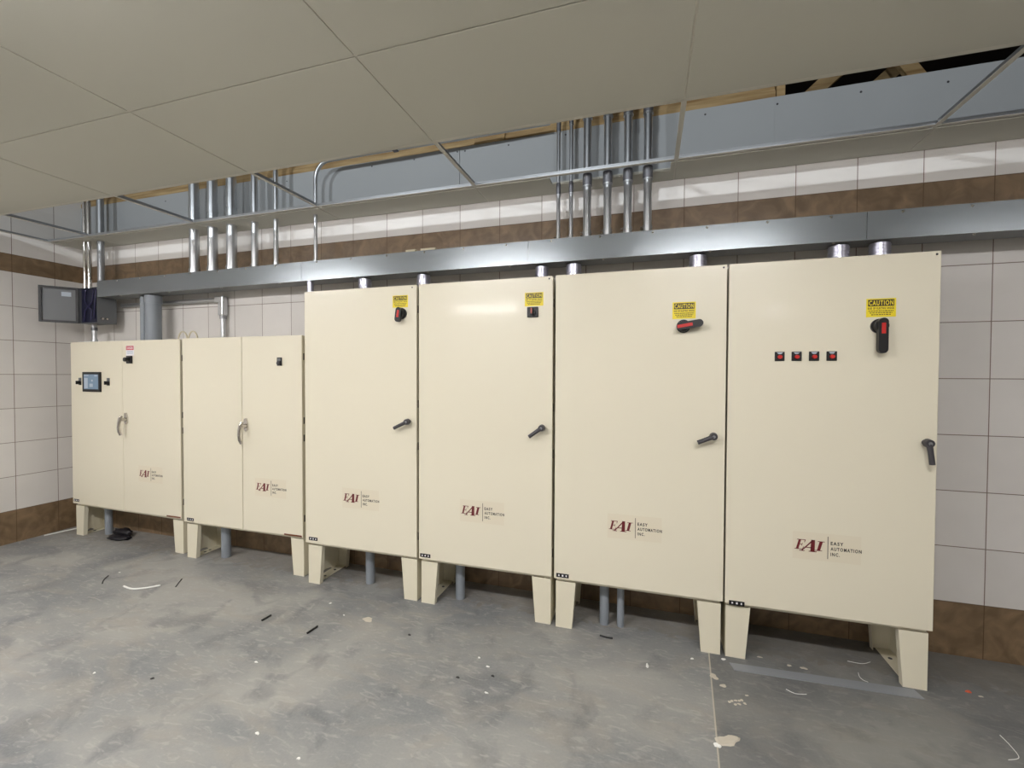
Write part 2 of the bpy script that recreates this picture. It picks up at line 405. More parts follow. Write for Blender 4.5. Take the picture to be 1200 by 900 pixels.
# the rest of the ceiling, behind the camera's view
def ceil_rest_mat():
    m, nt, bs = new_mat('ceiling_grid_rest')
    g = nt.nodes.new('ShaderNodeNewGeometry'); s = nt.nodes.new('ShaderNodeSeparateXYZ'); nt.links.new(g.outputs['Position'], s.inputs[0])
    def jd(c, o, p):
        f = N(nt, 'FRACT', N(nt, 'DIVIDE', N(nt, 'SUBTRACT', c, o), p)); return N(nt, 'MULTIPLY', N(nt, 'MINIMUM', f, N(nt, 'SUBTRACT', 1.0, f)), p)
    d = N(nt, 'MINIMUM', jd(s.outputs[0], .147, 1.24), jd(s.outputs[1], -2.34, .61))
    c = MIX(nt, N(nt, 'LESS_THAN', d, .005), srgb(196, 194, 182), srgb(120, 116, 106))
    nt.links.new(c, bs.inputs['Base Color']); bs.inputs['Roughness'].default_value = .85
    return m
M['ceil_rest'] = ceil_rest_mat()
b = MB(); b.box(XL, XR, YF, CY[4]-.013, ZC-.002, ZC+.016, 'ceil_rest'); struct(b, 'ceiling')

def wrap_lamp(x, y, label, strength, w=1.2, d=.16):
    t = thing('ceiling_light', label, 'ceiling light', (x, y, ZC-.082), 0, 'surface-mounted ceiling lamps')
    mb = MB(); mb.box(-w/2-.012, -w/2, -d/2-.004, d/2+.004, .0, .079, 'tee', .002, 1); mb.box(w/2, w/2+.012, -d/2-.004, d/2+.004, .0, .079, 'tee', .002, 1)
    mb.box(-w/2, w/2, -d/2, d/2, .070, .079, 'tee'); mb.box(-w/2, w/2, -d/2-.004, -d/2, .046, .079, 'tee'); mb.box(-w/2, w/2, d/2, d/2+.004, .046, .079, 'tee'); mb.build('housing', t)
    poly = [(-d/2+.004, .069), (-d/2+.010, .030), (-d/2+.045, .006), (0, .0), (d/2-.045, .006), (d/2-.010, .030), (d/2-.004, .069)]
    m = M['diffuser'].copy(); m.name = 'lamp_diffuser_lit'; m.node_tree.nodes['Principled BSDF'].inputs['Emission Strength'].default_value = strength
    M['diff_%s' % label] = m
    MB().prism(poly, -w/2+.001, w/2-.001, 'diff_%s' % label, 'yz').build('diffuser', t)
PW = 92
wrap_lamp(-4.2, -2.30, 'surface-mounted ceiling lamp nearest the left wall', PW*1.12)
wrap_lamp(-1.62, -2.30, 'surface-mounted ceiling lamp above the left of the camera', PW)
wrap_lamp(.62, -2.30, 'surface-mounted ceiling lamp to the right of the camera', PW*.9)
wrap_lamp(3.1, -2.30, 'surface-mounted ceiling lamp nearest the right wall', PW*.25)
wrap_lamp(-2.8, -4.9, 'surface-mounted ceiling lamp in the back part of the room on the left', PW)
wrap_lamp(2.2, -6.6, 'short surface-mounted ceiling lamp in the far back right of the room', PW*.6, w=.32, d=.26)
# cool work lights standing in the roof space above the panels
for x, y, z, p in ((-3.7, -4.6, 3.54, 68), (-1.0, -4.6, 3.54, 76), (1.5, -4.9, 3.58, 30)):
    L = bpy.data.lights.new('roof_space_lamp', 'AREA'); L.shape = 'RECTANGLE'; L.size = .3; L.size_y = .05; L.energy = p; L.color = (.88, .945, 1.0)
    lo = bpy.data.objects.new('roof_space_lamp', L); COL.objects.link(lo); lo.location = (x, y, z)
    lo.rotation_euler = (Vector((x*.9, YB, 2.9))-lo.location).to_track_quat('-Z', 'Y').to_euler()

# ------------------------------------------------------------------ marks on doors (local coords: x right, z up, y = door face)
def caution_label(door, x0, x1, z0, z1, y):
    mb = MB(); w = x1-x0; h = z1-z0
    X = lambda a: x0+w*a
    Z = lambda a: z0+h*a
    mb.box(x0, x1, y-.0008, y, z0, z1, 'yellow')
    mb.box(X(.06), X(.94), y-.0012, y-.0009, Z(.58), Z(.94), 'band')
    put_text(mb, 'CAUTION', X(.09), X(.91), Z(.63), Z(.89), y-.0014, 'yellow', .02)
    put_text(mb, 'RISK OF ELECTRIC SHOCK', X(.06), X(.94), Z(.41), Z(.53), y-.0011, 'band', .045)
    rnd = random.Random(3)
    for k, (a, c) in enumerate(((.08, .92), (.12, .88), (.17, .83))):
        u = a
        while u < c:
            l = rnd.uniform(.04, .10); mb.box(X(u), X(min(u+l, c)), y-.0011, y-.0009, Z(.30-k*.1), Z(.355-k*.1), 'lines'); u += l+.018
    mb.build('caution_label', door)

def letter(mb, strokes, ox, oz, sx, sz, y, m, slant=.28):
    for poly in strokes:
        mb.prism([(ox+(a+b_*slant)*sx, oz+b_*sz) for a, b_ in poly], y-.0006, y, m)
def logo(door, x, z, y):
    """sticker with the three red italic letters, a rule, and three lines of small capitals; x,z = left/bottom of E"""
    mb = MB(); 
    mb.box(x-.008, x+.292, y-.0003, y, z-.050, z+.092, 'sticker')
    yy = y-.0004
    E = [[(.14, .05), (.38, .05), (.38, .95), (.14, .95)], [(.0, .0), (.80, .0), (.80, .06), (.0, .06)], [(.0, .94), (.82, .94), (.82, 1), (.0, 1)],
         [(.74, .06), (.80, .06), (.88, .30), (.82, .30)], [(.74, .94), (.82, .94), (.80, .72), (.75, .72)], [(.38, .47), (.60, .47), (.60, .53), (.38, .53)], [(.58, .37), (.63, .37), (.63, .64), (.58, .64)]]
    A = [[(.0, 0), (.34, 0), (.34, .06), (.0, .06)], [(.10, .03), (.20, .03), (.74, .97), (.62, .97)],
         [(.56, 1.0), (.80, 1.0), (.98, .03), (.70, .03)], [(.60, 0), (1.1, 0), (1.1, .06), (.60, .06)], [(.32, .30), (.76, .30), (.76, .37), (.36, .37)]]
    I = [[(.0, 0), (.62, 0), (.62, .06), (.0, .06)], [(.0, .94), (.62, .94), (.62, 1), (.0, 1)], [(.17, .03), (.45, .03), (.45, .97), (.17, .97)]]
    letter(mb, E, x, z+.0, .046, .052, yy, 'maroon'); letter(mb, A, x+.022, z-.008, .070, .062, yy, 'maroon', .2); letter(mb, I, x+.092, z, .050, .050, yy, 'maroon', .25)
    mb.box(x+.1475, x+.1505, yy-.0004, yy, z-.037, z+.078, 'ink')
    put_text(mb, 'EASY', x+.161, x+.216, z+.036, z+.054, yy-.0003, 'ink', .035)
    put_text(mb, 'AUTOMATION', x+.161, x+.300-.006, z+.008, z+.026, yy-.0003, 'ink', .035)
    put_text(mb, 'INC.', x+.161, x+.201, z-.020, z-.002, yy-.0003, 'ink', .035)
    mb.build('company_logo', door)
def number_plate(door, x, z, y):
    mb = MB(); mb.box(x, x+.076, y-.0015, y, z, z+.024, 'black', .0004, 1)
    for k, s in enumerate('401'): 
        pass
    for k, (dx, w) in enumerate(((.012, .008), (.034, .009), (.057, .007))):
        mb.box(x+dx, x+dx+w, y-.0018, y-.0016, z+.007, z+.017, 'white')
    mb.build('number_plate', door)
def latch(door, x, z, y, ang, L=.105, m='charcoal'):
    """stub, round boss and lever arm pointing at angle ang (radians from +x)"""
    mb = MB(); 
    mb.cyl((x, y, z), (x, y-.028, z), .0135, m, 20); mb.cyl((x, y-.02, z), (x, y-.046, z), .021, m, 24, r1=.018)
    mb.cyl((x, y-.046, z), (x, y-.048, z), .008, 'galv_dull', 16)
    dx, dz = math.cos(ang), math.sin(ang)
    pts = [(x+dx*t*L, y-.034-.010*math.sin(t*PI*.5), z+dz*t*L) for t in (.05, .2, .45, .7, 1.0)]
    mb.tube(pts, .011, m, 14, rs=[.014, .0125, .0115, .0115, .0118])
    mb.build('latch_handle', door)
def rotary(door, x, z, y, ang, L, inset, redlen, hub=.036, w=.020):
    """disconnect switch: round base, raised black grip along ang, with a red insert from the hub"""
    mb = MB(); mb.cyl((x, y, z), (x, y-.012, z), hub, 'black', 32); mb.cyl((x, y-.012, z), (x, y-.034, z), hub*.86, 'black', 32, r1=hub*.8)
    s = len(mb.v); hw = w
    h0 = -hub+hw
    poly = [(h0, -hw)]+[(L-hw+hw*math.cos(a), hw*math.sin(a)) for a in [(-PI/2)+PI*k/10 for k in range(11)]]+[(h0, hw)]+[(h0+hw*math.cos(a), hw*math.sin(a)) for a in [PI/2+PI*k/10 for k in range(1, 10)]]
    mb.prism(poly, y-.050, y-.026, 'black')
    a0 = inset
    mb.box(a0, a0+redlen, y-.0515, y-.048, -hw*.42, hw*.42, 'red', .0008, 1)
    c, sn = math.cos(ang), math.sin(ang)
    for i in range(s, len(mb.v)):
        a, yy, c2 = mb.v[i]; mb.v[i] = (x+a*c-c2*sn, yy, z+a*sn+c2*c)
    mb.build('rotary_switch', door)

LEGZ = .305
def stand(t, xa, xb, depth, side):
    """floor stand at one side: tapered front and rear legs and the foot rail; side=-1 left, +1 right; xa = outer x"""
    o = xa; s = -side
    for nm, (y0, y1, yf) in (('leg', (.02, .10, .02)), ('leg', (depth-.08, depth, depth))):
        mb = MB(); tp, bt = .120, .098
        f = .0035
        yy0 = yf if yf < .1 else yf-f
        # face flange (tapered), and side return
        poly = [(o, 0), (o+s*bt, 0), (o+s*tp, LEGZ-.022), (o, LEGZ-.022)]
        mb.prism(poly, yy0, yy0+f, 'cream_leg')
        ry0, ry1 = (y0+f, y1) if yf < .1 else (y0, y1-f)
        mb.prism([(o, 0), (o+s*f, 0), (o+s*f, LEGZ-.022), (o, LEGZ-.022)], ry0, ry1, 'cream_leg')
        # inner return lip following the taper
        mb.add([(o+s*bt, ry0 if yf < .1 else ry1-.03, 0), (o+s*bt, ry0+.03 if yf < .1 else ry1, 0), (o+s*tp, ry0+.03 if yf < .1 else ry1, LEGZ-.022), (o+s*tp, ry0 if yf < .1 else ry1-.03, LEGZ-.022),
                (o+s*(bt-f), ry0 if yf < .1 else ry1-.03, 0), (o+s*(bt-f), ry0+.03 if yf < .1 else ry1, 0), (o+s*(tp-f), ry0+.03 if yf < .1 else ry1, LEGZ-.022), (o+s*(tp-f), ry0 if yf < .1 else ry1-.03, LEGZ-.022)],
               [(0, 1, 2, 3), (7, 6, 5, 4), (0, 4, 5, 1), (2, 6, 7, 3), (1, 5, 6, 2), (0, 3, 7, 4)], 'cream_leg')
        mb.build(nm, t)
    # side plate: arch between the legs, plus the foot flange bolted to the floor
    mb = MB(); f = .003
    arch = [(.10, 0), (depth-.08, 0), (depth-.08, LEGZ-.03), (.10, LEGZ-.03)]
    pl = [(.10, LEGZ-.025), (.10, .06)]+[(.10+.05*(1-math.cos(a)), .06+.0) for a in ()]
    hh = []
    for k in range(9):
        u = k/8; yy = .10+(depth-.18)*u; hh.append((yy, .004+.022*math.sin(PI*u)**.6))
    poly = [(.10, LEGZ-.025)]+[(y_, z_) for y_, z_ in hh]+[(depth-.08, LEGZ-.025)]
    mb.prism(poly, min(o, o+s*f), max(o, o+s*f), 'cream_leg', 'yz')
    mb.box(min(o, o+s*.075), max(o, o+s*.075), .026, depth-.006, 0.0, .003, 'cream_leg')
    for yy in (.14, depth-.10): mb.cyl((o+s*.045, yy, .003), (o+s*.045, yy, .0045), .010, 'screwhead', 10)
    mb.build('foot_rail', t)

def cabinet(label, x0, x1, yd, ztop, depth, doors, rz=0):
    """doors: list of (xa, xb) in world x; returns root, door objects, centre x"""
    xc = (x0+x1)/2
    t = thing('electrical_cabinet', label, 'cabinet', (xc, yd, 0), rz, 'cream electrical cabinets')
    MB().box(x0+.006-xc, x1-.006-xc, .024, depth, LEGZ+.012, ztop-.003, 'cream', .003).build('body', t)
    mb = MB()   # dark gasket line between body and door
    mb.box(x0+.016-xc, x1-.016-xc, .018, .024, LEGZ+.02, ztop-.012, 'dark'); mb.build('gasket', t)
    mb = MB(); mb.box(x0+.012-xc, x1-.012-xc, .030, depth, LEGZ-.022, LEGZ+.0115, 'cream_leg'); mb.build('base_channel', t)
    D = []
    for xa, xb in doors:
        D.append(MB().box(xa-xc, xb-xc, 0, .0175, LEGZ, ztop, 'cream', .0035, 3).build('door', t))
    stand(t, x0+.008-xc, 0, depth, -1); stand(t, x1-.008-xc, 0, depth, 1)
    # hinges on the right side
    for zz in (ztop-.16, (ztop+LEGZ)/2+.12, LEGZ+.75, LEGZ+.14):
        MB().cyl((x1-.002-xc, .021, zz-.025), (x1-.002-xc, .021, zz+.025), .0055, 'dark', 10).build('hinge', t)
    return t, D, xc
ZTALL, ZSHORT = 2.134, 1.829
DEP = .36

# F rightmost
t, D, xc = cabinet('tall cream cabinet at the right end, with four red indicator lamps on its door', .413, 1.328, -.006, ZTALL, DEP, [(.413, 1.328)])
d = D[0]; F_ = lambda x: x-xc
for i, xx in enumerate((.656, .733, .811, .888)):
    mb = MB(); x = F_(xx); z = 1.638
    mb.box(x-.0225, x+.0225, -.006, 0, z-.024, z+.024, 'black', .0015, 1)
    mb.prism([(x-.014, z+.021), (x+.014, z+.021), (x+.007, z+.012), (x-.007, z+.012)], -.0066, -.0061, 'bluegrey')
    mb.cyl((x, -.006, z-.003), (x, -.020, z-.003), .0105, 'red', 20, r1=.0095)
    mb.build('indicator_lamp', d)
caution_label(d, F_(1.031), F_(1.153), 1.828, 1.919, -.0003)
rotary(d, F_(1.085), 1.783, 0, -PI/2, .135, -.012, .052)
latch(d, F_(1.279), 1.219, 0, -PI*.47, .10)
logo(d, F_(.738), .640, -.0002); number_plate(d, F_(.433), .298, 0)
MB().cyl((F_(1.310), -.001, 2.118), (F_(1.310), .0, 2.118), .005, 'screwhead', 10).build('screw', d)
# E
t, D, xc = cabinet('tall cream cabinet, second from the right, its black rotary switch turned sideways', -.531, .404, -.004, ZTALL, DEP, [(-.531, .404)])
d = D[0]; F_ = lambda x: x-xc
caution_label(d, F_(.129), F_(.249), 1.850, 1.942, -.0003)
rotary(d, F_(.186), 1.808, 0, math.radians(9), .098, -.034, .078)
latch(d, F_(.343), 1.209, 0, math.radians(203), .088)
logo(d, F_(-.208), .640, -.0002); number_plate(d, F_(-.517), .316, 0)
MB().cyl((F_(.386), -.001, 2.118), (F_(.386), .0, 2.118), .005, 'screwhead', 10).build('screw', d)
# D
t, D, xc = cabinet('tall cream cabinet, third from the right, with a small square switch under its label', -1.453, -.549, .004, ZTALL, DEP, [(-1.453, -.549)])
d = D[0]; F_ = lambda x: x-xc
caution_label(d, F_(-.724), F_(-.608), 1.958, 2.040, -.0003)
mb = MB(); x, z = F_(-.673), 1.920
mb.box(x-.034, x+.034, -.012, 0, z-.031, z+.031, 'black', .002, 1); mb.cyl((x, -.012, z), (x, -.022, z), .021, 'black', 24)
mb.box(x-.008, x+.008, -.040, -.020, z-.020, z+.022, 'black', .003); mb.box(x-.0045, x+.0045, -.0412, -.0395, z-.012, z+.021, 'orange_red', .0004, 1)
mb.build('square_switch', d)
latch(d, F_(-.608), 1.217, 0, math.radians(216), .092)
logo(d, F_(-1.146), .640, -.0002); number_plate(d, F_(-1.443), .319, 0)
MB().cyl((F_(-.572), -.001, 2.118), (F_(-.572), .0, 2.118), .005, 'screwhead', 10).build('screw', d)
# C
t, D, xc = cabinet('leftmost of the four tall cream cabinets, with a round black switch', -2.385, -1.473, .010, ZTALL, DEP-.01, [(-2.385, -1.473)])
d = D[0]; F_ = lambda x: x-xc
caution_label(d, F_(-1.653), F_(-1.537), 1.988, 2.069, -.0003)
rotary(d, F_(-1.584), 1.946, 0, math.radians(-98), .060, -.018, .048, hub=.038)
latch(d, F_(-1.528), 1.222, 0, math.radians(206), .100)
logo(d, F_(-2.056), .642, -.0002); number_plate(d, F_(-2.355), .326, 0)
MB().cyl((F_(-1.505), -.001, 2.118), (F_(-1.505), .0, 2.118), .005, 'screwhead', 10).build('screw', d)

def chrome_handle(door, x, z, y):
    mb = MB()
    mb.prism([(x-.008, z+.055), (x+.012, z+.060), (x+.028, z+.015), (x+.026, z-.03), (x+.006, z-.045), (x-.012, z-.02), (x-.014, z+.02)], y-.012, y, 'chrome')
    mb.cyl((x+.006, y-.010, z), (x+.002, y-.045, z+.002), .017, 'chrome', 20, r1=.013)
    pts = [(x+.010, y-.040, z+.035), (x, y-.050, z+.012), (x-.004, y-.056, z-.03), (x-.004, y-.060, z-.07), (x+.001, y-.058, z-.105), (x+.010, y-.050, z-.135)]
    mb.tube(pts, .012, 'chrome', 14, rs=[.009, .014, .013, .012, .012, .011])
    mb.build('lever_handle', door)
def red_stripe(door, x0, x1, z, y):
    mb = MB(); mb.box(x0, x1, y-.0008, y, z-.006, z+.006, 'maroon')
    u = x0+.006
    while u < x1-.01: mb.box(u, u+.006, y-.0011, y-.0009, z-.002, z+.002, 'lines'); u += .0095
    mb.build('red_stripe', door)
# B
t, D, xc = cabinet('short two-door cream cabinet standing against the tall ones, with a chrome lever handle', -3.685, -2.472, .076, ZSHORT, .285, [(-3.685, -3.054), (-3.048, -2.472)])
d = D[1]; F_ = lambda x: x-xc
chrome_handle(d, F_(-3.012), 1.130, 0)
mb = MB(); x, z = F_(-2.676), 1.632
mb.box(x-.022, x+.022, -.008, 0, z-.031, z+.031, 'black', .002, 1); mb.box(x-.016, x+.016, -.0088, -.0081, z+.006, z+.024, 'box_grey'); mb.cyl((x, -.008, z-.012), (x, -.02, z-.012), .014, 'charcoal', 18)
mb.build('selector_switch', d)
logo(d, F_(-2.916), .636, -.0002); red_stripe(d, F_(-2.645), F_(-2.480), .314, 0); number_plate(D[0], F_(-3.650), .318, 0)
# A
t, D, xc = cabinet('short two-door cream cabinet at the far left, with a small touch screen', -5.205, -3.765, .128, ZSHORT, .235, [(-5.205, -4.486), (-4.482, -3.765)], rz=-.02)
F_ = lambda x: x-xc
d = D[1]
chrome_handle(d, F_(-4.440), 1.128, 0)
mb = MB(); x0, x1 = F_(-4.430), F_(-4.328)
mb.box(x0, x1, -.0008, 0, 1.696, 1.785, 'white'); mb.box(x0+.002, x1-.002, -.0012, -.0009, 1.745, 1.782, 'danger'); put_text(mb, 'DANGER', x0+.012, x1-.012, 1.753, 1.774, -.0014, 'white', .02)
mb.box(x0+.012, x1-.012, -.0012, -.0009, 1.712, 1.716, 'bluegrey'); mb.box(x0+.008, x1-.008, -.0012, -.0009, 1.722, 1.727, 'bluegrey'); mb.box(x0+.012, x1-.014, -.0012, -.0009, 1.732, 1.736, 'bluegrey')
mb.build('danger_label', d)
mb = MB(); x, z = F_(-4.380), 1.660
mb.box(x-.034, x+.034, -.012, 0, z-.034, z+.034, 'black', .002, 1); mb.cyl((x-.002, -.012, z), (x-.002, -.045, z), .018, 'black', 20); mb.build('main_switch', d)
logo(d, F_(-4.280), .636, -.0002); red_stripe(d, F_(-3.942), F_(-3.775), .316, 0)
d = D[0]; number_plate(d, F_(-5.188), .325, 0)
mb = MB(); x0, x1, z0, z1 = F_(-5.015), F_(-4.765), 1.368, 1.550
mb.box(x0, x1, -.014, 0, z0, z1, 'black', .003); mb.box(x0+.024, x1-.024, -.0146, -.0141, z0+.024, z1-.022, 'screen')
mb.box(x0+.028, x0+.092, -.0150, -.0147, z1-.036, z1-.028, 'screen2'); mb.box(x0+.030, x0+.080, -.0150, -.0147, z0+.032, z1-.055, 'screen2'); mb.box(x1-.075, x1-.034, -.0150, -.0147, z1-.040, z1-.028, 'screen2')
mb.box(x0+.105, x0+.150, -.0150, -.0147, z0+.045, z0+.075, 'bluegrey'); mb.box(x0+.130, x0+.150, -.0150, -.0147, z0+.095, z0+.112, 'bluegrey')
mb.build('touch_screen', d)
for xx in (-5.070, -4.672):
    mb = MB(); x, z = F_(xx), 1.462
    mb.box(x-.018, x+.018, -.004, 0, z+.006, z+.034, 'box_grey', .001, 1); mb.box(x-.018, x+.018, -.004, 0, z-.034, z+.005, 'black', .001, 1)
    mb.cyl((x, -.004, z-.010), (x, -.024, z-.010), .016, 'black', 18); mb.box(x-.005, x+.005, -.034, -.022, z-.026, z+.006, 'black', .002)
    mb.build('selector_switch', d)

# ------------------------------------------------------------------ wireway along the wall
WY0, WY1, WZ0, WZ1 = .165, .318, 2.258, 2.405
t = thing('cable_trunking', 'long grey steel cable trunking with screwed covers running above the cabinets', 'cable trunking', (0, .24, WZ0))
L0, L1 = -4.862, XR-.002
y0, y1 = WY0-.24, WY1-.24; hz = WZ1-WZ0
def tilt(mb):       # the run sags slightly toward both ends
    def dz(x): return -.016*max(0, (-1.5-x)/3.4)-.010*max(0, (x-.6)/1.3 if x < 1.9 else 1)
    mb.v = [(v[0], v[1], v[2]+dz(v[0])) for v in mb.v]; return mb
cuts = [L0, -2.553, -.748, 1.095, 3.2, L1]
mb = MB()
for a, c in zip(cuts[:-1], cuts[1:]):
    n = max(1, int((c-a)/.45))
    for k in range(n):
        xa, xb = a+(c-a)*k/n, a+(c-a)*(k+1)/n
        for (ya, yb, za, zb) in ((y0+.002, y1, 0, .002), (y0+.002, y1, hz-.002, hz), (y1-.002, y1, .002, hz-.002)):
            mb.box(xa, xb, ya, yb, za, zb, 'trunk_dark')
mb.box(L0, L0+.002, y0+.002, y1-.002, .002, hz-.002, 'trunk')
tilt(mb).build('trough', t)
for a, c in zip(cuts[:-1], cuts[1:]):
    mb = MB(); n = max(1, int((c-a)/.3)); vs = []; 
    for k in range(n):
        xa, xb = a+.0015+(c-a-.003)*k/n, a+.0015+(c-a-.003)*(k+1)/n
        mb.box(xa, xb, y0-.0005, y0+.002, .0, hz, 'trunk')
    tilt(mb).build('cover', t)
xs = [-4.6, -4.3, -4.0, -3.7, -3.4, -3.1, -2.8, -2.41, -2.105, -1.801, -1.5, -1.203, -.899, -.596, -.29, .021, .32, .63, .933, 1.251, 1.534, 1.84, 2.14]
for i, x in enumerate(xs):
    mb = MB(); mb.cyl((x, y0, hz-.012), (x, y0-.005, hz-.012), .0075, 'chrome', 12, r1=.004); tilt(mb).build('screw', t)
    if i % 2 == 0:
        mb = MB(); mb.cyl((x+.02, y0+.02, 0), (x+.02, y0+.02, -.005), .008, 'chrome', 12, r1=.004); tilt(mb).build('screw', t)

# nipples between the tall cabinets and the trunking
def nipple(x, r, lab):
    t = thing('conduit_nipple', lab, 'conduit nipple', (x, .242, ZTALL-.003), group='short nipples from the tall cabinets into the trunking')
    mb = MB(); h = .118
    mb.cyl((0, 0, 0), (0, 0, h), r*.93, 'nipple', 32)
    for k in range(6): mb.cyl((0, 0, .012+k*.018), (0, 0, .020+k*.018), r, 'nipple', 32)
    mb.build('sleeve', t)
    MB().cyl((0, 0, .001), (0, 0, .010), r*1.12, 'nipple', 8).build('locknut', t)
nipple(1.185, .048, 'silver nipple on the rightmost cabinet, the right one of its two')
nipple(.996, .050, 'silver nipple on the rightmost cabinet, the left one of its two')
nipple(.281, .050, 'silver nipple on the cabinet with the sideways switch, near its right edge')
nipple(-.463, .050, 'silver nipple on the cabinet with the sideways switch, near its left edge')
nipple(-.675, .044, 'silver nipple on the cabinet with the small square switch, near its right edge')
nipple(-1.545, .048, 'silver nipple on the leftmost tall cabinet, at its right corner')
nipple(-2.037, .050, 'silver nipple on the leftmost tall cabinet, the left one of its two')

# conduits rising from the trunking
def conduit(x, y, r, z0, z1, lab, grp, coup=(), cm='coupling', conn=True, m='galv'):
    t = thing('conduit', lab, 'conduit', (x, y, z0), group=grp)
    MB().cyl((0, 0, 0), (0, 0, z1-z0), r, m, 28).build('pipe', t)
    for z in coup:
        MB().cyl((0, 0, z-z0-.035), (0, 0, z-z0+.035), r*(1.18 if cm == 'coupling' else 1.09), cm, 28).build('coupling', t)
        MB().cyl((0, 0, z-z0-.046), (0, 0, z-z0-.036), r*(1.24 if cm == 'coupling' else 1.11), 'galv', 28).build('ring', t)
    if conn:
        mb = MB(); mb.cyl((0, 0, .002), (0, 0, .045), r*1.12, m, 28); mb.cyl((0, 0, .030), (0, 0, .034), r*1.2, m, 28)
        mb.cyl((-r*1.1, -.3*r, .016), (-r*1.1-.014, -.3*r, .016), .004, 'chrome', 8); mb.cyl((-r*1.1, -.3*r, .034), (-r*1.1-.014, -.3*r, .034), .004, 'chrome', 8)
        mb.build('connector', t)
    return t
G2 = 'tall conduits above the centre of the trunking'
for k, (x, lab) in enumerate(((-.375, 'thick silver conduit, leftmost of the four thick ones above the trunking centre'),
                (-.249, 'thick silver conduit, second of the four thick ones above the trunking centre'),
                (-.127, 'thick silver conduit, third of the four thick ones above the trunking centre'),
                (-.010, 'thick silver conduit, rightmost of the four thick ones above the trunking centre'))):
    conduit(x, .205, .0245, WZ1, 3.6, lab, G2, coup=(3.19-.01*k, 2.765))
conduit(-.569, .256, .0125, WZ1, 3.6, 'thin silver conduit, leftmost of the six tall central conduits', G2, coup=(3.16, 2.755))
conduit(-.486, .256, .0125, WZ1, 3.6, 'thin silver conduit, second from left of the six tall central conduits', G2, coup=(3.20, 2.755))
G1 = 'conduits above the left half of the trunking'
conduit(-3.765, .25, .038, WZ1-.006, 3.9, 'thick silver conduit, leftmost of the three thick ones on the left', G1, coup=(2.93,), cm='galv')
conduit(-3.556, .25, .038, WZ1-.006, 3.9, 'thick silver conduit, middle of the three thick ones on the left', G1, coup=(2.95,), cm='galv')
conduit(-3.345, .25, .039, WZ1-.006, 3.9, 'thick silver conduit, rightmost of the three thick ones on the left', G1, coup=(2.97,), cm='galv')
conduit(-3.098, .25, .026, WZ1-.006, 3.9, 'medium silver conduit just right of the three thick left ones', G1)
conduit(-2.879, .25, .019, WZ1-.005, 3.9, 'slim silver conduit between the medium one and the bent one', G1)
# bent conduit sweeping right above the ceiling
t = thing('bent_conduit', 'thin silver conduit that bends right above the ceiling grid and runs along the beam', 'conduit', (-2.495, .255, WZ1-.004))
ox, oz = -2.495, WZ1-.004
pts = [(0, 0, 0), (0, 0, 3.06-oz)]+[(.13*(1-math.cos(a)), 0, 3.06-oz+.13*math.sin(a)) for a in [PI/2*k/8 for k in range(1, 9)]]+[(.6, 0, 3.193-oz), (1.2, .02, 3.20-oz), (1.86, .03, 3.21-oz)]
MB().tube(pts, .0145, 'galv', 18).build('pipe', t)
MB().cyl((0, 0, .0), (0, 0, .035), .019, 'galv', 20).build('connector', t)
mb = MB(); mb.box(.69, .73, -.02, .02, 3.175-oz, 3.222-oz, 'coupling', .003); mb.build('clamp', t)
# pipe from the trunking onto the short cabinet, half hidden by the tall one
conduit(-2.500, .20, .024, ZSHORT-.003, WZ0-.002, 'short silver pipe half hidden behind the leftmost tall cabinet, dropping to the short cabinet', None, conn=False, m='nipple')
# pipes in the left corner
GC = 'pipes in the left corner'
conduit(-5.098, .205, .014, 2.337, 3.7, 'thin chrome pipe in the left corner, left of the pair on the open box', GC, m='chrome')
conduit(-5.036, .205, .017, 2.337, 3.7, 'wider chrome pipe in the left corner, right of the pair on the open box', GC, m='chrome')
conduit(-4.945, .245, .027, 2.337, 3.7, 'dull grey conduit in the left corner between the chrome pair and the trunking', GC, m='galv_dull')

# open junction box in the corner
bx0, bx1, by0, by1, bz0, bz1 = -5.120, -4.866, .165, .320, 2.006, 2.336
t = thing('junction_box', 'dark grey steel junction box hanging open in the left corner', 'junction box', ((bx0+bx1)/2, (by0+by1)/2, bz0))
cx, cy = (bx0+bx1)/2, (by0+by1)/2
w, dd, h = (bx1-bx0)/2, (by1-by0)/2, bz1-bz0
mb = MB(); th = .003
mb.box(-w, w, dd-th, dd, 0, h, 'box_grey'); mb.box(-w, -w+th, -dd, dd-th, 0, h, 'box_grey'); mb.box(w-th, w, -dd, dd-th, 0, h, 'box_grey')
mb.box(-w+th, w-th, -dd, dd-th, 0, th, 'box_grey'); mb.box(-w+th, w-th, -dd, dd-th, h-th, h, 'box_grey')
mb.build('enclosure', t)
MB().box(-w+.004, w-.004, -dd+.02, dd-.004, .004, h-.004, 'box_in').build('interior', t)
for k, (cx1, cx2, cr) in enumerate(((-.07, .05, .006), (.02, -.06, .005), (.06, .085, .007))):
    MB().tube([(cx1, -dd+.012, .02+.01*k), (cx1+.02, -dd+.006, .12), (cx2, -dd+.008, .20), (cx2+.01, -dd+.012, h-.02)], cr, 'cable', 10).build('cable', t)
for k in (0, 1): MB().cyl((w, -.045+.035*k, .045), (w+.020, -.045+.035*k, .040), .009, 'chrome', 10).build('clip', t)
ang = math.atan2(-.225, -.165)     # door swung out toward the room
dr = MB(); dl = .262
dr.box(0, dl, -.004, 0, 0, h, 'box_grey'); fw = .020; dr.box(0, fw, 0, .014, 0, h, 'black'); dr.box(dl-fw, dl, 0, .014, 0, h, 'black'); dr.box(fw, dl-fw, 0, .014, 0, fw, 'black'); dr.box(fw, dl-fw, 0, .014, h-fw, h, 'black')
dr.box(.05, .115, .0005, .002, h-.085, h-.045, 'bluegrey')
dr.xf(Matrix.Translation((-w, -dd, 0)) @ Matrix.Rotation(ang, 4, 'Z'))
dr.build('door', t)
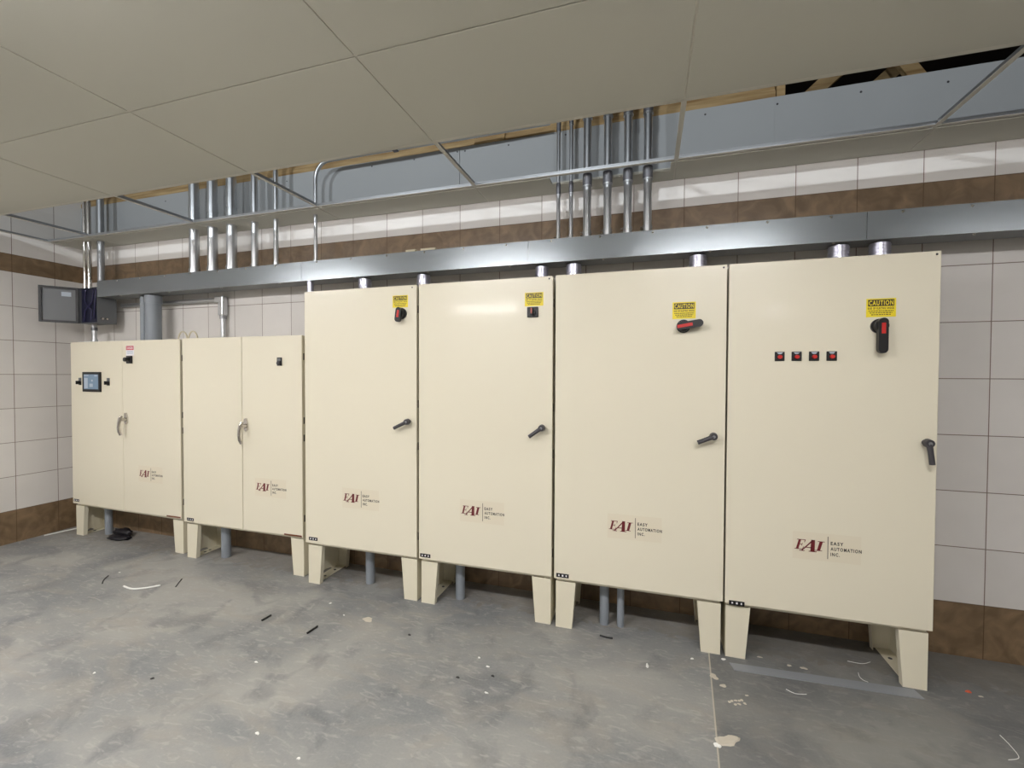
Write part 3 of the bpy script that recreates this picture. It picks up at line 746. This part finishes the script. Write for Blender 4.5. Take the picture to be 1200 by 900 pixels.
# steel pipe from the box down to the short cabinet, with its white plate
t = thing('conduit', 'short silver pipe dropping from the open box onto the left cabinet', 'conduit', (-5.06, .25, ZSHORT-.003), group=GC)
MB().cyl((0, 0, .004), (0, 0, bz0-ZSHORT+.003), .020, 'galv', 20).build('pipe', t)
MB().cyl((0, 0, .004), (0, 0, .035), .027, 'galv', 20).cyl((0, 0, .12), (0, 0, .15), .024, 'coupling', 20).build('connector', t)
solo(MB().box(-5.15, -4.97, .17, .225, ZSHORT, ZSHORT+.006, 'white_bit', .001), 'white_plate', 'thin white plate lying on top of the far left cabinet', 'plate')

# grey plastic pipes behind cabinet A, rising to the trunking
t = thing('plastic_pipe', 'thin grey plastic pipe rising from the far left cabinet to the trunking', 'pipe', (-4.402, .26, ZSHORT-.003), group='grey pipes on top of the left cabinet')
MB().cyl((0, 0, 0), (0, 0, .412), .030, 'pvc', 24).build('pipe', t)
t = thing('plastic_pipe', 'thick grey plastic pipe rising from the far left cabinet to the trunking', 'pipe', (-4.268, .25, ZSHORT-.003), group='grey pipes on top of the left cabinet')
MB().cyl((0, 0, 0), (0, 0, .40), .060, 'pvc', 32).build('pipe', t); MB().cyl((0, 0, .34), (0, 0, .412), .066, 'pvc', 32).build('coupling', t)
# horizontal conduit along the wall with elbow fitting, down to cabinet B
t = thing('wall_conduit', 'slim grey conduit running along the wall under the trunking and turning down at a fitting', 'conduit', (-3.585, .365, ZSHORT-.003))
zz = 2.195-ZSHORT
MB().cyl((0, 0, 0), (0, 0, zz-.03), .019, 'galv', 20).build('pipe', t)
MB().cyl((-1.27, 0, zz), (-.05, 0, zz), .019, 'galv', 20).build('pipe', t)
mb = MB(); mb.box(-.07, .028, -.030, .024, zz-.028, zz+.028, 'galv', .008, 3); mb.box(-.028, .028, -.030, .024, zz-.14, zz-.02, 'galv', .008, 3); mb.cyl((0, 0, zz-.17), (0, 0, zz-.135), .026, 'galv_dull', 20)
mb.build('elbow_fitting', t)
# two small loops on cabinet B
for k, x in enumerate((-3.855, -3.742)):
    pts = [(x+.052*math.cos(a), .20+.004*k, ZSHORT+.072*math.sin(a)) for a in [PI*i/12-.05 for i in range(13)]]
    pts = [(p[0]+.24, p[1], max(p[2], ZSHORT-.001)) for p in pts]
    pts = [(p[0]-.23, p[1], p[2]) for p in pts]
    solo(MB().tube(pts, .006, 'shim', 8), 'wire_loop', ('left' if k == 0 else 'right')+' of two small tan loops sticking up behind the seam of the two short cabinets', 'loop', group='small loops behind the short cabinets')
# shims on the trunking
for a, c, lab in ((-1.650, -1.574, 'short pale shim lying on the trunking, left of a screw'), (-1.533, -1.418, 'longer pale shim lying on the trunking, right of a screw')):
    solo(MB().box(a, c, .172, .20, WZ1+.0005, WZ1+.016, 'shim', .001), 'shim', lab, 'shim', group='pale shims on the trunking')

# floor pipes under the cabinets
for x, y, r, lab in ((-4.93, .27, .030, 'grey floor pipe under the far left cabinet'), (-3.375, .20, .036, 'grey floor pipe under the second short cabinet'),
                (-1.943, .165, .032, 'grey floor pipe under the leftmost tall cabinet'), (-1.220, .16, .032, 'grey floor pipe under the cabinet with the small square switch'),
                (-.243, .14, .028, 'wider left grey floor pipe under the cabinet with the sideways switch'), (-.145, .14, .021, 'thinner right grey floor pipe under the cabinet with the sideways switch')):
    solo(MB().cyl((x, y, 0), (x, y, LEGZ-.0225), r, 'pvc', 28), 'floor_pipe', lab, 'pipe', group='grey floor pipes under the cabinets')

# ------------------------------------------------------------------ things on the floor
solo(MB().prism([(.432, -.045), (.447, -.104), (1.275, -.062), (1.262, .004)], 0.0005, .0035, 'strip_grey', 'xy'), 'metal_strip', 'long flat grey strip lying on the floor in front of the right end cabinet', 'strip')
def flatwire(pts, r, m, name, lab, cat, grp=None):
    p = []
    for i in range(len(pts)-1):
        for k in range(6):
            u = k/6; p0 = Vector(pts[max(i-1, 0)]); p1 = Vector(pts[i]); p2 = Vector(pts[i+1]); p3 = Vector(pts[min(i+2, len(pts)-1)])
            q = .5*((2*p1)+(-p0+p2)*u+(2*p0-5*p1+4*p2-p3)*u*u+(-p0+3*p1-3*p2+p3)*u**3); p.append((q.x, q.y, r))
    p.append((pts[-1][0], pts[-1][1], r))
    return solo(MB().tube(p, r, m, 8), name, lab, cat, group=grp)
flatwire([(-5.43, .04), (-5.40, .16), (-5.36, .32)], .006, 'white_bit', 'white_strip', 'straight white strip on the floor between the left wall and the far left cabinet', 'strip')
flatwire([(-3.589, -.429), (-3.489, -.437), (-3.416, -.401), (-3.352, -.341)], .006, 'white_bit', 'white_strip', 'bent white strip on the open floor left of the room centre', 'strip')
flatwire([(-3.795, -.44), (-3.85, -.40), (-3.897, -.343)], .003, 'dark', 'dark_twig', 'thin dark scrap on the floor left of the bent white strip', 'scrap', 'thin dark scraps on the floor')
flatwire([(-3.234, -.317), (-3.28, -.26), (-3.313, -.217)], .003, 'dark', 'dark_twig', 'thin dark scrap on the floor right of the bent white strip', 'scrap', 'thin dark scraps on the floor')
for (a, c), lab in ((((-2.277, -.478), (-2.272, -.415)), 'short black plastic piece on the open floor, the left of two'), (((-1.910, -.504), (-1.903, -.428)), 'short black plastic piece on the open floor, the right of two')):
    flatwire([a, c], .006, 'black', 'black_offcut', lab, 'scrap', 'black offcuts on the open floor')
flatwire([(-.254, -.006), (-.215, -.014), (-.18, -.012)], .005, 'black', 'black_offcut', 'small black offcut on the floor in front of the paired floor pipes', 'scrap')
flatwire([(1.058, .07), (1.050, .035), (1.055, .012), (1.073, 0.0)], .0014, 'white_bit', 'white_wire', 'small curved white wire on the floor behind the grey strip', 'wire')
flatwire([(1.457, -.222), (1.458, -.277), (1.446, -.341), (1.397, -.368)], .0014, 'white_bit', 'white_wire', 'hooked pale wire on the floor at the right edge', 'wire')
flatwire([(1.044, .162), (1.109, .16), (1.159, .19)], .0014, 'white_bit', 'white_wire', 'faint pale wire on the floor beneath the right end cabinet', 'wire')
flatwire([(.663, -.181), (.697, -.201), (.747, -.191)], .0015, 'white_bit', 'white_wire', 'faint curved pale wire on the floor in front of the grey strip', 'wire')
def blob(x, y, rx, ry, seed, m, name, lab, cat, h=.002, ang=0, grp=None):
    rnd = random.Random(seed); n = 18
    ph = [rnd.uniform(0, 6) for _ in range(4)]
    poly = []
    for i in range(n):
        a = 2*PI*i/n; k = 1+.16*math.sin(2*a+ph[0])+.12*math.sin(3*a+ph[1])+.10*math.sin(5*a+ph[2])
        u, v = rx*k*math.cos(a), ry*k*math.sin(a)
        poly.append((x+u*math.cos(ang)-v*math.sin(ang), y+u*math.sin(ang)+v*math.cos(ang)))
    vs = [(p[0], p[1], .0003) for p in poly]+[(x+(p[0]-x)*.82, y+(p[1]-y)*.82, h) for p in poly]
    fs = [(i, (i+1) % n, n+(i+1) % n, n+i) for i in range(n)]+[tuple(range(n, 2*n))]
    return solo(MB().add(vs, fs, m), name, lab, cat, group=grp)
GP = 'dried plaster splashes right of the floor joint'
blob(.336, -.600, .048, .030, 4, 'plaster', 'plaster_splash', 'large beige plaster splash on the floor beside the joint at the bottom', 'plaster splash', .004, .5, GP)
blob(.291, -.640, .014, .012, 9, 'white_bit', 'plaster_splash', 'small white chip touching the large beige splash', 'plaster splash', .004, 0, GP)
blob(.338, -.185, .018, .022, 5, 'plaster', 'plaster_splash', 'ringed plaster splash nearest the cabinets beside the joint', 'plaster splash', .002, .2, GP)
blob(.372, -.245, .018, .010, 6, 'plaster', 'plaster_splash', 'small plaster splash just below the ringed one', 'plaster splash', .002, .2, GP)
for k, (dx, dy) in enumerate(((0, 0), (.018, .008), (.034, .012), (.012, -.02), (.046, .02), (.03, -.012), (-.012, -.01), (.055, .0))):
    blob(.395+dx, -.345+dy, .0075, .006, 20+k, 'plaster', 'plaster_crumb', 'tiny beige plaster crumb in the cluster above the large splash', 'plaster crumb', .002, 0, 'cluster of plaster crumbs')
blob(.470, -.285, .008, .005, 31, 'plaster', 'plaster_splash', 'tiny pale chip on the floor right of the ringed splash', 'plaster splash', .002, 0, GP)
blob(-1.663, -.264, .032, .026, 12, 'plaster', 'plaster_splash', 'pale round plaster spot on the floor in front of the leftmost tall cabinets', 'plaster splash', .0012, 0)
blob(1.509, .066, .011, .009, 14, 'orange', 'orange_scrap', 'tiny orange scrap on the floor right of the cabinets', 'scrap', .005, 0)
blob(.407, -.022, .012, .007, 15, 'white_bit', 'white_chip', 'small white chip at the foot of the right end cabinet', 'chip', .004)
blob(.0125, -.20, .006, .022, 16, 'white_bit', 'white_chip', 'narrow white chip on the floor in front of the sideways-switch cabinet', 'chip', .004)
for k, (x, y) in enumerate(((-1.837, -.268), (-.790, -.46), (-2.697, -1.11), (-3.883, -.277), (-1.58, -1.16), (-1.318, -1.208), (-2.02, -.171), (-1.98, -.795), (-.73, -.642), (.245, -.067), (-.86, -.405))):
    blob(x, y, random.uniform(.006, .011), random.uniform(.004, .008), 40+k, 'white_bit', 'debris_speck', 'tiny pale speck of debris on the open concrete floor', 'debris', .003, 0, 'pale specks on the floor')
for k, (x, y) in enumerate(((-.906, -.583), (-.74, -.52), (-2.37, -1.05), (-1.33, -.331))):
    blob(x, y, .009, .007, 60+k, 'dark', 'dark_speck', 'tiny dark speck of debris on the open concrete floor', 'debris', .003, 0, 'dark specks on the floor')
for k, (x, y, s) in enumerate(((.733, .028, .012), (.80, .026, .016), (1.545, .045, .010), (.60, .06, .012))):
    blob(x, y, s, s*.6, 70+k, 'plaster', 'mortar_crumb', 'small mortar crumb on the floor around the right end cabinet', 'debris', .002, 0, 'mortar crumbs by the right end cabinet')
# black crumpled bag under the far left cabinet
def lump(mb, x, y, z, rx, ry, rz, seed):
    bm = bmesh.new(); bmesh.ops.create_icosphere(bm, subdivisions=3, radius=1); rnd = random.Random(seed)
    ph = [rnd.uniform(0, 6) for _ in range(6)]
    for v in bm.verts:
        c = v.co.copy(); k = 1+.14*math.sin(5*c.x+ph[0])*math.sin(4*c.y+ph[1])+.10*math.sin(9*c.y+ph[2]+3*c.z)+.07*math.sin(13*c.x+ph[3])
        v.co = Vector((x+c.x*rx*k, y+c.y*ry*k, max(z+c.z*rz*k, .001)))
    mb.bm(bm, 'cloth', True)
mb = MB(); lump(mb, -4.68, .20, .016, .12, .055, .024, 3); lump(mb, -4.73, .27, .035, .11, .045, .034, 8)
solo(mb, 'crumpled_bag', 'crumpled black plastic bag on the floor beside the pipe under the far left cabinet', 'bag')

# ------------------------------------------------------------------ camera, world, view
cam = bpy.data.cameras.new('camera'); co = bpy.data.objects.new('camera', cam); COL.objects.link(co); SC.camera = co
f, yaw, pitch, roll = 516.76, -.2982, -.0198, .0038
fwd = Vector((math.sin(yaw)*math.cos(pitch), math.cos(yaw)*math.cos(pitch), math.sin(pitch)))
right = Vector((math.cos(yaw), -math.sin(yaw), 0)); up = right.cross(fwd)
r2 = math.cos(roll)*right+math.sin(roll)*up; u2 = -math.sin(roll)*right+math.cos(roll)*up
mw = Matrix((r2, u2, -fwd)).transposed().to_4x4(); mw.translation = Vector((0, -2.6146, 1.5347)); co.matrix_world = mw
cam.sensor_width = 36; cam.lens = 36*f/1200; cam.clip_start = .05; cam.clip_end = 60
w = bpy.data.worlds.new('world'); SC.world = w; w.use_nodes = True
w.node_tree.nodes['Background'].inputs[0].default_value = (.02, .02, .022, 1); w.node_tree.nodes['Background'].inputs[1].default_value = .3
vs = SC.view_settings; vs.view_transform = 'Standard'; vs.look = 'None'; vs.gamma = 1; vs.exposure = 0; vs.use_curve_mapping = False
